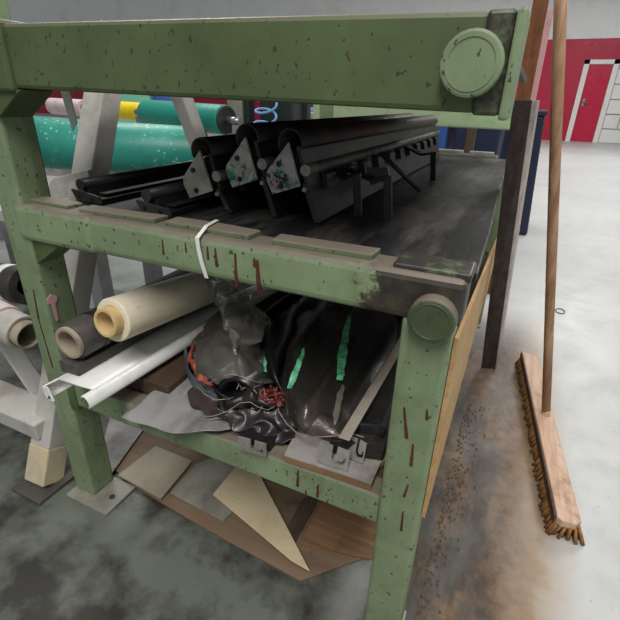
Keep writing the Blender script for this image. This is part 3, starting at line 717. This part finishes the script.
b = MB(); c = V(-0.155, 0.632, 0.432); b.prism([c + V(-.02, 0, -.026), c + V(.012, .01, -.03), c + V(.022, .02, .018), c + V(.008, .016, .026), c + V(-.03, 0.01, .024)], (0, 0.012, 0)); b.build('black_end_block', M['black_film'], wb, 0.004)
bp = thing('steel_scraper', 'black scraper with hooked zinc tab poking out under the torn film bundle', 'scraper', W(255, 445, z=.385))
hook_tab(bp, W(239, 450, y=0.553), W(266, 457.5, y=0.553), 0.033, 0.0, M['tab_steel'])
b = MB(); b.prism([V(-.405, .572, .3825), V(-.335, .572, .3825), V(-.335, .572, .398), V(-.405, .572, .398)], (-0.01, 0.5, 0)); b.build('blade_body', M['black_steel'], bp, 0.001)
# plywood offcut on the front rail
oc = thing('plywood_offcut', 'dusty plywood offcut lying on the lower front rail beside the right post', 'board', (-0.22, YF + 0.03, 0.381))
b = MB()
pl = [W(284, 458, z=.39), W(371, 487, z=.39), W(382, 462, z=.39), W(296, 434, z=.39)]
b.prism([V(p.x, p.y, 0.381) for p in pl], (0, 0, 0.014)); b.build('plies', M['ply_dusty'], oc, 0.001)
b = MB(); b.prism([V(p.x, p.y, 0.395) for p in pl], (0, 0, 0.003)); b.build('top_veneer', M['dust_white'], oc, 0.0005)
b = MB(); b.prism([W(378, 470, z=.383), W(388, 462, z=.383), W(399, 420, z=.383), W(392, 420, z=.383)], (0, 0, 0.012)); tag(b.build('wood_batten', M['ply'], None, 0.001), 'pale wood batten tucked behind the right post on the lower shelf', 'batten')

# ------------------------------------------------------------------ sheets on the floor under the rack
def sheet(label, px, z, th, mat, name='board', cat='board'):
    b = MB(); pts = [W(x, y, z=z) for x, y in px]
    for p in pts: p.x = min(p.x, -0.13)
    b.prism(pts, (0, 0, th)); return tag(b.build(name, mat, None, 0.0007), label, cat)
sheet('large brown hardboard lying flat on the floor under the rack', [(116, 472), (137, 488.5), (190, 521), (300, 582), (395, 560), (398, 500), (300, 440), (180, 420), (150, 424)], 0.001, 0.006, M['brown_board'])
sheet('white and grey sheet on the floor behind the left post', [(98, 466), (112, 474), (148, 424), (150, 408), (128, 398), (112, 410)], 0.008, 0.004, M['white_sheet'], 'sheet', 'sheet')
sheet('beige grey board lying beside the left post foot', [(118, 476), (161, 500), (186, 470), (192, 462), (156, 447)], 0.013, 0.005, M['beige_board'])
sheet('grey stained sheet in the middle of the floor boards', [(170, 494), (223, 522), (233, 512), (262, 470), (236, 450), (196, 464)], 0.009, 0.003, M['grey_board'], 'sheet', 'sheet')
sheet('pale cream wedge shaped sheet lying under the middle of the rack', [(213, 495), (236, 467), (258, 472), (310, 572), (292, 562)], 0.0185, 0.003, M['pale_board'], 'sheet', 'sheet')
sheet('dark brown strip on the floor near the right post', [(306, 494), (319, 499), (296, 542), (284, 534)], 0.0085, 0.004, M['dark_strip'], 'strip', 'strip')
sheet('brown ply board on the floor against the right post foot', [(322, 500), (378, 520), (372, 560), (300, 545)], 0.0078, 0.004, M['ply_dusty'])

# ------------------------------------------------------------------ plank, post, broom, ring
P0, P1 = W(481, 368, z=0.0), W(495, 369, z=0.0)
T0, T1 = W(513, 100, y=1.30), W(532, 100, y=1.30)
plk = thing('leaning_plank', 'dark stained plank with pale edge leaning on the right side of the rack', 'plank', (P0 + P1) / 2)
back = V(0.006, 0.03, 0)
b = MB(); b.add([P0, P1, P1 + back, P0 + back, T0, T1, T1 + back, T0 + back], [(3, 2, 1, 0), (4, 5, 6, 7), (0, 1, 5, 4), (1, 2, 6, 5), (2, 3, 7, 6), (3, 0, 4, 7)]); b.build('dark_face', M['plank_dark'], plk, 0.002)
sb = V(0.011, 0.012, 0)
b = MB(); e0, e1 = P1 + V(0.0005, 0.002, 0), T1 + V(0.0005, 0.002, 0); b.add([e0, e0 + sb * 0.4, e0 + sb * 0.4 + back, e0 + back, e1, e1 + sb, e1 + sb + back, e1 + back], [(3, 2, 1, 0), (4, 5, 6, 7), (0, 1, 5, 4), (1, 2, 6, 5), (2, 3, 7, 6), (3, 0, 4, 7)]); b.build('pale_edge', M['plank_edge'], plk, 0.001)
t0, t1 = W(519, 70, y=2.35), W(534, 70, y=2.35)
b = MB(); b.prism([t0 + V(0, 0, .3), t1 + V(0, 0, .3), V(t1.x + 0.03, t1.y + 0.25, 0), V(t0.x + 0.03, t0.y + 0.25, 0)], (0, 0.04, 0)); tag(b.build('timber_post', M['post_brown'], None, 0.002), 'reddish brown timber standing behind the dark leaning plank', 'timber')
t0, t1 = W(535, 70, y=2.7), W(541, 70, y=2.7)
b = MB(); b.prism([t0 + V(0, 0, .25), t1 + V(0, 0, .25), V(t1.x + 0.02, t1.y + 0.1, 0), V(t0.x + 0.02, t0.y + 0.1, 0)], (0, 0.03, 0)); tag(b.build('thin_board', M['pink'], None, 0.002), 'thin pinkish board on edge between the brown timber and the blue bin', 'board')

br = thing('push_broom', 'wide push broom with worn wooden head and brown bristles standing on the floor', 'broom', (0.24, 1.45, 0))
n0, n1 = W(522, 351, z=0.064), W(557, 519, z=0.064)          # upper left edge of the head
n0b, n1b = W(536, 352, z=0.07), W(590, 512, z=0.07)
ax = (n0 - n1).normalized(); sd = ax.cross(V(0, 0, 1)).normalized()
if sd.x < 0: sd = -sd
Wd = 0.064
def head(u, dn, side):                                       # u along 0 near ..1 far
    return n1.lerp(n0, u) + sd * side + V(0, 0, dn)
ol = [head(0.0, 0, 0.012), head(0.012, 0, 0.002), head(1, 0, 0), head(1, -0.012, Wd), head(0.03, -0.012, Wd), head(0.008, -0.008, Wd * 0.75)]
b = MB(); b.prism(ol, (0, 0, -0.024)); b.build('broom_head', M['broom_top'], br, 0.004)
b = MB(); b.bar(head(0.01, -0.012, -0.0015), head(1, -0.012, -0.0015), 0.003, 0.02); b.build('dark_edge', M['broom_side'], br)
b = MB()
nrow = 100
for k in range(nrow):
    for side in (0.005, 0.0155, 0.026, 0.037, 0.048, 0.058):
        u = (k + 0.5) / nrow
        p = head(u, -0.022, side) ; spl = random.uniform(-.006, .006)
        q = V(p.x + (side - 0.034) * 0.45 + spl, p.y + random.uniform(-.006, .006), 0.001)
        b.path([p, p.lerp(q, .5) + V(0, 0, .0), q], 0.0042, 4, True, 0.0055)
o = b.build('bristles', M['bristle'], br); o['kind'] = 'stuff'
so = W(546, 412, z=0.066)
b = MB(); b.path([so, so + (W(552, 250, y=so.y - 0.02) - so) * 0.5, W(558, 77, y=so.y - 0.14), W(558, 77, y=so.y - 0.14) + (W(558, 77, y=so.y - 0.14) - so) * 0.28], 0.0135, 14); b.build('handle', M['handle'], br)
b = MB(); b.path([so + V(0, 0, -.02), so + V(0, 0, 0.012)], 0.0155, 16, True, 0.0135); b.build('socket', M['broom_top'], br, 0.002)

rc = W(560, 311, z=0.003); b = MB()
pts = [rc + V(0.022 * math.cos(a) , 0.033 * math.sin(a), 0.001 * math.sin(2 * a)) for a in [2 * math.pi * k / 28 for k in range(29)]]
b.path(pts, 0.0022, 6, False); tag(b.build('wire_ring', M['wire'], None), 'small dark wire ring lying on the pale floor past the broom handle', 'ring')

# crumbs along the rack's right foot
b = MB()
for k in range(420):
    y = random.uniform(0.45, 1.5); x = -0.02 + abs(random.gauss(0, 0.03)) * (0.5 + y * 0.4)
    r = random.uniform(0.0015, 0.0045); p = V(x, y, r * 0.6)
    vs = [p + V(r, 0, 0), p + V(-r * .6, r * .8, 0), p + V(-r * .6, -r * .8, 0), p + V(0, 0, r), p + V(0, 0, -r * .6)]
    b.add(vs, [(0, 1, 3), (1, 2, 3), (2, 0, 3), (1, 0, 4), (2, 1, 4), (0, 2, 4)])
tag(b.build('wood_crumbs', M['dirt'], None), 'brown crumbs scattered on the floor along the rack side', 'debris', kind='stuff')

# ------------------------------------------------------------------ grey trestle and wound roll on the left
ts = thing('grey_trestle', 'light grey steel trestle with cream painted foot left of the rack', 'trestle', (-1.07, 0.9, 0))
LB, LT = V(-1.05, 0.53, 0.0), V(-1.10, 1.02, 1.045)
d = (LT - LB).normalized()
b = MB(); b.bar(LB + d * 0.115, LT, 0.064, 0.074, (1, 0, 0)); b.build('leg', M['grey_paint'], ts, 0.004)
b = MB(); b.bar(LB + d * 0.012, LB + d * 0.117, 0.066, 0.077, (1, 0, 0)); b.build('foot', M['cream'], ts, 0.004)
b = MB(); b.box((LB.x - 0.055, LB.y - 0.055, 0), (LB.x + 0.06, LB.y + 0.075, 0.01)); b.build('base_plate', M['dark_roll'], ts, 0.002)
A, Bq = W(181, 95, x=-1.12), W(208, 168, x=-1.12); dd = (Bq - A).normalized(); foot = A + dd * (A.z / -dd.z)
b = MB(); YL2 = (A + dd * ((A.z - 0.53) / -dd.z)).y; print('YL2', YL2); b.bar(A - dd * 0.05, foot, 0.055, 0.05, (1, 0, 0)); b.build('leg', M['grey_paint'], ts, 0.004)
b = MB(); b.bar(LT + V(-0.02, -0.02, 0.0), LT + V(0.02, 0.04, 0.11), 0.07, 0.05, (1, 0, 0)); b.build('head_bracket', M['lilac'] if False else M['grey_paint'], ts, 0.003)
b = MB(); c1, c2 = W(50, 182, y=0.93), W(88, 176, y=0.84)
b.prism([W(46, 200, y=.86), W(49, 183, y=.86), W(53, 178, y=.86), W(88, 170, y=.86), W(90, 195, y=.86)], (0.0, 0.012, 0)); b.build('cross_plate', M['grey_paint'], ts, 0.002)
b = MB(); b.bar(V(-1.9, 0.60, 0.165), V(-1.05, 0.60, 0.165), 0.10, 0.05); b.build('crossbar', M['grey_paint'], ts, 0.004)
b = MB(); b.bar(W(0, 330, y=0.72), W(50, 404, y=0.69), 0.055, 0.03, (0, 1, 0)); b.bar(W(0, 333, y=0.69), W(50, 407, y=0.66), 0.012, 0.05, (0, 1, 0)); b.build('cradle_arm', M['grey_paint'], ts, 0.003)
rl = thing('wound_roll', 'pink and white wound roll with hollow core resting on the trestle arm', 'roll', W(10, 330, y=0.66))
p, q = W(30, 336, y=0.60), W(-60, 292, y=0.60)
b = MB(); b.pipe(p + (q - p) * 0.24, q, 0.050, 0.03, 30); b.build('wrap', M['pinkwhite'], rl, 0.003)
b = MB(); b.pipe(p + (q - p) * 0.07, p + (q - p) * 0.26, 0.044, 0.036, 30); b.build('collar', M['grey_paint'], rl, 0.002)
b = MB(); b.pipe(p, p + (q - p) * 0.2, 0.035, 0.031, 30); b.build('core', M['dusty_core'], rl, 0.001)
p, q = W(28, 286, y=0.78), W(-70, 268, y=0.82)
t = thing('dark_roll', 'dark grey striped roll behind the pink and white one', 'roll', (p + q) / 2)
b = MB(); b.pipe(p, q, 0.058, 0.03, 30); b.build('wrap', M['dark_steel'], t, 0.003)
for u in (0.1, 0.35, 0.6):
    b = MB(); b.pipe(p + (q - p) * u, p + (q - p) * (u + 0.07), 0.0595, 0.057, 30); b.build('pale_band', M['white'], t)
FZ = 0.53
fr = thing('low_steel_frame', 'low grey steel frame with two beams standing left behind the rack', 'frame', (-1.6, 1.35, 0))
for y in (1.16, YL2 - 0.13):
    b = MB(); b.bar(V(-2.25, y, FZ), V(-0.99, y, FZ), 0.07, 0.05); b.build('beam', M['grey_paint'], fr, 0.004)
    for x in (-2.2, -1.45):
        b = MB(); b.box((x - .03, y - .03, 0), (x + .03, y + .03, FZ - 0.026)); b.build('leg', M['grey_mid'], fr, 0.003)
b = MB(); b.box((-2.16, 1.20, 0.12), (-1.49, YL2 - 0.17, 0.15)); b.build('bottom_tray', M['grey_mid'], fr, 0.003)

# ------------------------------------------------------------------ rollers of the machine behind
def roller(label, p, q, r, mat, name='rubber_roller', shaft=0.12, ends=True):
    p, q = Vector(p), Vector(q); d = (q - p).normalized()
    t = thing(name, label, 'roller', (p + q) / 2 - V(0, 0, r))
    b = MB(); b.path([p, q], r, 36); b.build('cover', mat, t, 0.01)
    b = MB(); b.pipe(q - d * 0.002, q + d * 0.012, r * 0.93, r * 0.74, 30); b.build('end_ring', M['machine_dark'], t)
    b = MB(); b.path([q, q + d * 0.008], r * 0.72, 24); b.build('end_disc', M['dark_steel'], t)
    b = MB(); b.path([q, q + d * shaft], r * 0.25, 14); b.build('shaft', M['chrome'], t)
    b = MB(); b.path([p, p - d * shaft], r * 0.25, 14); b.build('shaft', M['chrome'], t)
    for e in (p - d * (shaft - 0.03), q + d * (shaft - 0.03)):
        PTS.append((e.x, e.y, e.z - r * 0.25 - 0.002))
    return t
PTS = []
roller('large speckled teal rubber roller behind the left end of the rack', (-2.30, 1.445, 0.785), (-1.42, 1.83, 0.750), 0.118, M['teal'])
a, c = W(147, 113, y=2.6), W(226, 120, y=2.45)
roller('smaller plain teal roller lying behind the large speckled one', a + V(0, 0, 0), c, 0.085, M['teal_plain'])
a, c = W(104, 109, y=2.84), W(150, 113, y=2.80)
roller('yellow rubber roller end to end with the plain teal roller', a, c - (c - a).normalized() * 0.02, 0.066, M['yellow'], shaft=0.07)
mf = thing('roller_machine', 'pale steel roller stand carrying the teal and yellow rollers', 'machine', (-2.0, 2.2, 0))
b = MB(); b.box((-3.6, 1.95, 0.52), (-1.35, 2.02, 0.60)); b.build('frame_beam', M['white_sheet'], mf, 0.003)
for x in (-3.4, -2.5, -1.45):
    b = MB(); b.box((x - .04, 1.945, 0), (x + .04, 2.025, 0.52)); b.build('leg', M['grey_mid'], mf, 0.003)
for x, y, z in PTS[:5]:
    b = MB(); b.box((x - .022, y - .022, 0), (x + .022, y + .022, z)); b.build('bearing_post', M['grey_mid'], mf, 0.004)
a = W(52, 106, y=2.7); b = MB(); b.pipe(a, W(84, 108, y=2.7), 0.06, 0.03, 24); tag(b.build('paper_roll', M['pinkwhite'], None, 0.003), 'pale roll behind the left post above the big teal roller', 'roll')
# distant goods
def crate(name, label, cat, p, q, mat, lid=None):
    t = thing(name, label, cat, ((p[0] + q[0]) / 2, (p[1] + q[1]) / 2, p[2]))
    b = MB(); b.box(p, (q[0], q[1], q[2] - 0.04)); b.build('body', mat, t, 0.02)
    b = MB(); b.box((p[0] - .02, p[1] - .02, q[2] - 0.045), (q[0] + .02, q[1] + .02, q[2])); b.build('rim', lid or mat, t, 0.01)
    return t
def at(px, py, y): return W(px, py, y=y)
x0, x1 = at(110, 110, 5).x, at(150, 110, 5).x
crate('mint_cabinet', 'mint green cabinet far behind the yellow roller', 'cabinet', (x0, 5, 0), (x1, 5.5, 1.35), M['mint'])
x2 = at(157, 110, 5).x
crate('blue_drum_box', 'bright blue box standing right of the mint cabinet', 'box', (x1 + .06, 5, 0), (x2 + 0.02, 5.4, 1.3), M['blue'])
mp = thing('dark_machine_post', 'dark green machine column behind the raised blade holders', 'machine', at(235, 130, 2.7) * 1)
mp.location.z = 0
c = at(235, 115, 2.7); b = MB(); b.box((c.x - .06, 2.7, 0), (c.x + .05, 2.8, 1.25)); b.build('column', M['grey_board'], mp, 0.006)
c2 = at(247, 115, 2.7); b = MB(); b.box((c.x + .055, 2.72, 0), (c2.x, 2.8, 1.25)); b.build('side_channel', M['machine_dark'], mp, 0.004)
c = at(265, 110, 2.7); t = thing('control_cabinet', 'black control cabinet behind the blue coiled hose', 'cabinet', (c.x, 2.85, 0))
b = MB(); b.box((c.x - .12, 2.83, 0.3), (c.x + .13, 3.0, 1.25)); b.build('case', M['machine_dark'], t, 0.01)
b = MB(); b.box((c.x - .10, 2.85, 0), (c.x + .11, 2.98, 0.3)); b.build('plinth', M['machine_dark'], t, 0.005)
b = MB(); pts = []
for k in range(90):
    a = k * 0.22; u = k / 90
    ctr = at(263 + 3 * math.sin(u * 3), 130 - 40 * u, 2.62)
    pts.append(ctr + V(0.075 * math.cos(a), 0.02 * math.sin(a), 0.028 * math.sin(a)))
b.path(pts, 0.0075, 8); tag(b.build('air_hose', M['hose'], None), 'pale blue coiled air hose hanging in front of the black cabinet', 'hose')
x0, x1 = at(280, 110, 4).x, at(322, 110, 4).x
crate('green_container', 'deep green container far behind the blade holders', 'container', (x0 - .2, 4, 0), (x1 + .5, 4.6, 1.02), M['machine_green'])
x0, x1 = at(278, 118, 3.6).x, at(300, 118, 3.6).x
crate('lilac_crate', 'pale lilac plastic crate in front of the deep green container', 'crate', (x0, 3.6, 0), (x1, 3.9, 0.93), M['lilac'])
x0, x1 = at(312, 118, 3.6).x, at(350, 118, 3.6).x
crate('white_crate', 'pale grey crate right of the lilac one behind the rack', 'crate', (x0, 3.6, 0), (x1, 3.9, 0.90), M['white_sheet'])
c = at(304, 112, 3.0); b = MB(); b.box((c.x - .025, 3.0, 0), (c.x + .025, 3.06, 1.15)); tag(b.build('black_post', M['machine_dark'], None, 0.004), 'thin black steel post between the lilac and pale grey crates', 'post')
c = at(319, 112, 2.6); b = MB(); b.box((c.x - .04, 2.6, 0), (c.x + .04, 2.68, 1.15)); tag(b.build('green_post', M['green_bright'], None, 0.004), 'light green steel post seen behind the rack middle', 'post')
x0, x1 = at(420, 140, 3.2).x, at(446, 140, 3.2).x
crate('blue_bin', 'bright blue plastic bin beyond the back of the rack', 'bin', (x0, 3.2, 0), (x1, 3.7, 1.0), M['blue'])
x0, x1 = at(453, 140, 3.2).x, at(500, 140, 3.2).x
crate('navy_bin', 'navy plastic bin right of the bright blue bin behind the rack', 'bin', (x0, 3.2, 0), (x1, 3.7, 1.0), M['navy'])
c = at(470, 140, 2.9); b = MB(); b.box((c.x - .025, 2.9, 0), (c.x + .025, 2.95, 1.05)); tag(b.build('wooden_stake', M['dark_strip'], None, 0.003), 'brown wooden stake in front of the navy bin', 'stake')
f0 = W(527, 236, z=0); tall = at(546, 118, f0.y + 0.1)
t = thing('tall_navy_bin', 'tall navy wheeled bin behind the leaning plank at the aisle', 'bin', (f0.x - .2, f0.y + .25, 0))
b = MB(); b.add([(f0.x - .4, f0.y, 0.0), (f0.x, f0.y, 0.0), (f0.x, f0.y + .45, 0.0), (f0.x - .4, f0.y + .45, 0.0), (tall.x - .46, f0.y - .05, .93), (tall.x - .012, f0.y - .05, .93), (tall.x - .012, f0.y + .5, .93), (tall.x - .46, f0.y + .5, .93)], [(0, 3, 2, 1), (4, 5, 6, 7), (0, 1, 5, 4), (1, 2, 6, 5), (2, 3, 7, 6), (3, 0, 4, 7)]); b.build('body', M['navy'], t, 0.02)
b = MB(); b.box((tall.x - .48, f0.y - .07, .925), (tall.x, f0.y + .52, .965)); b.build('lid', M['navy'], t, 0.012)
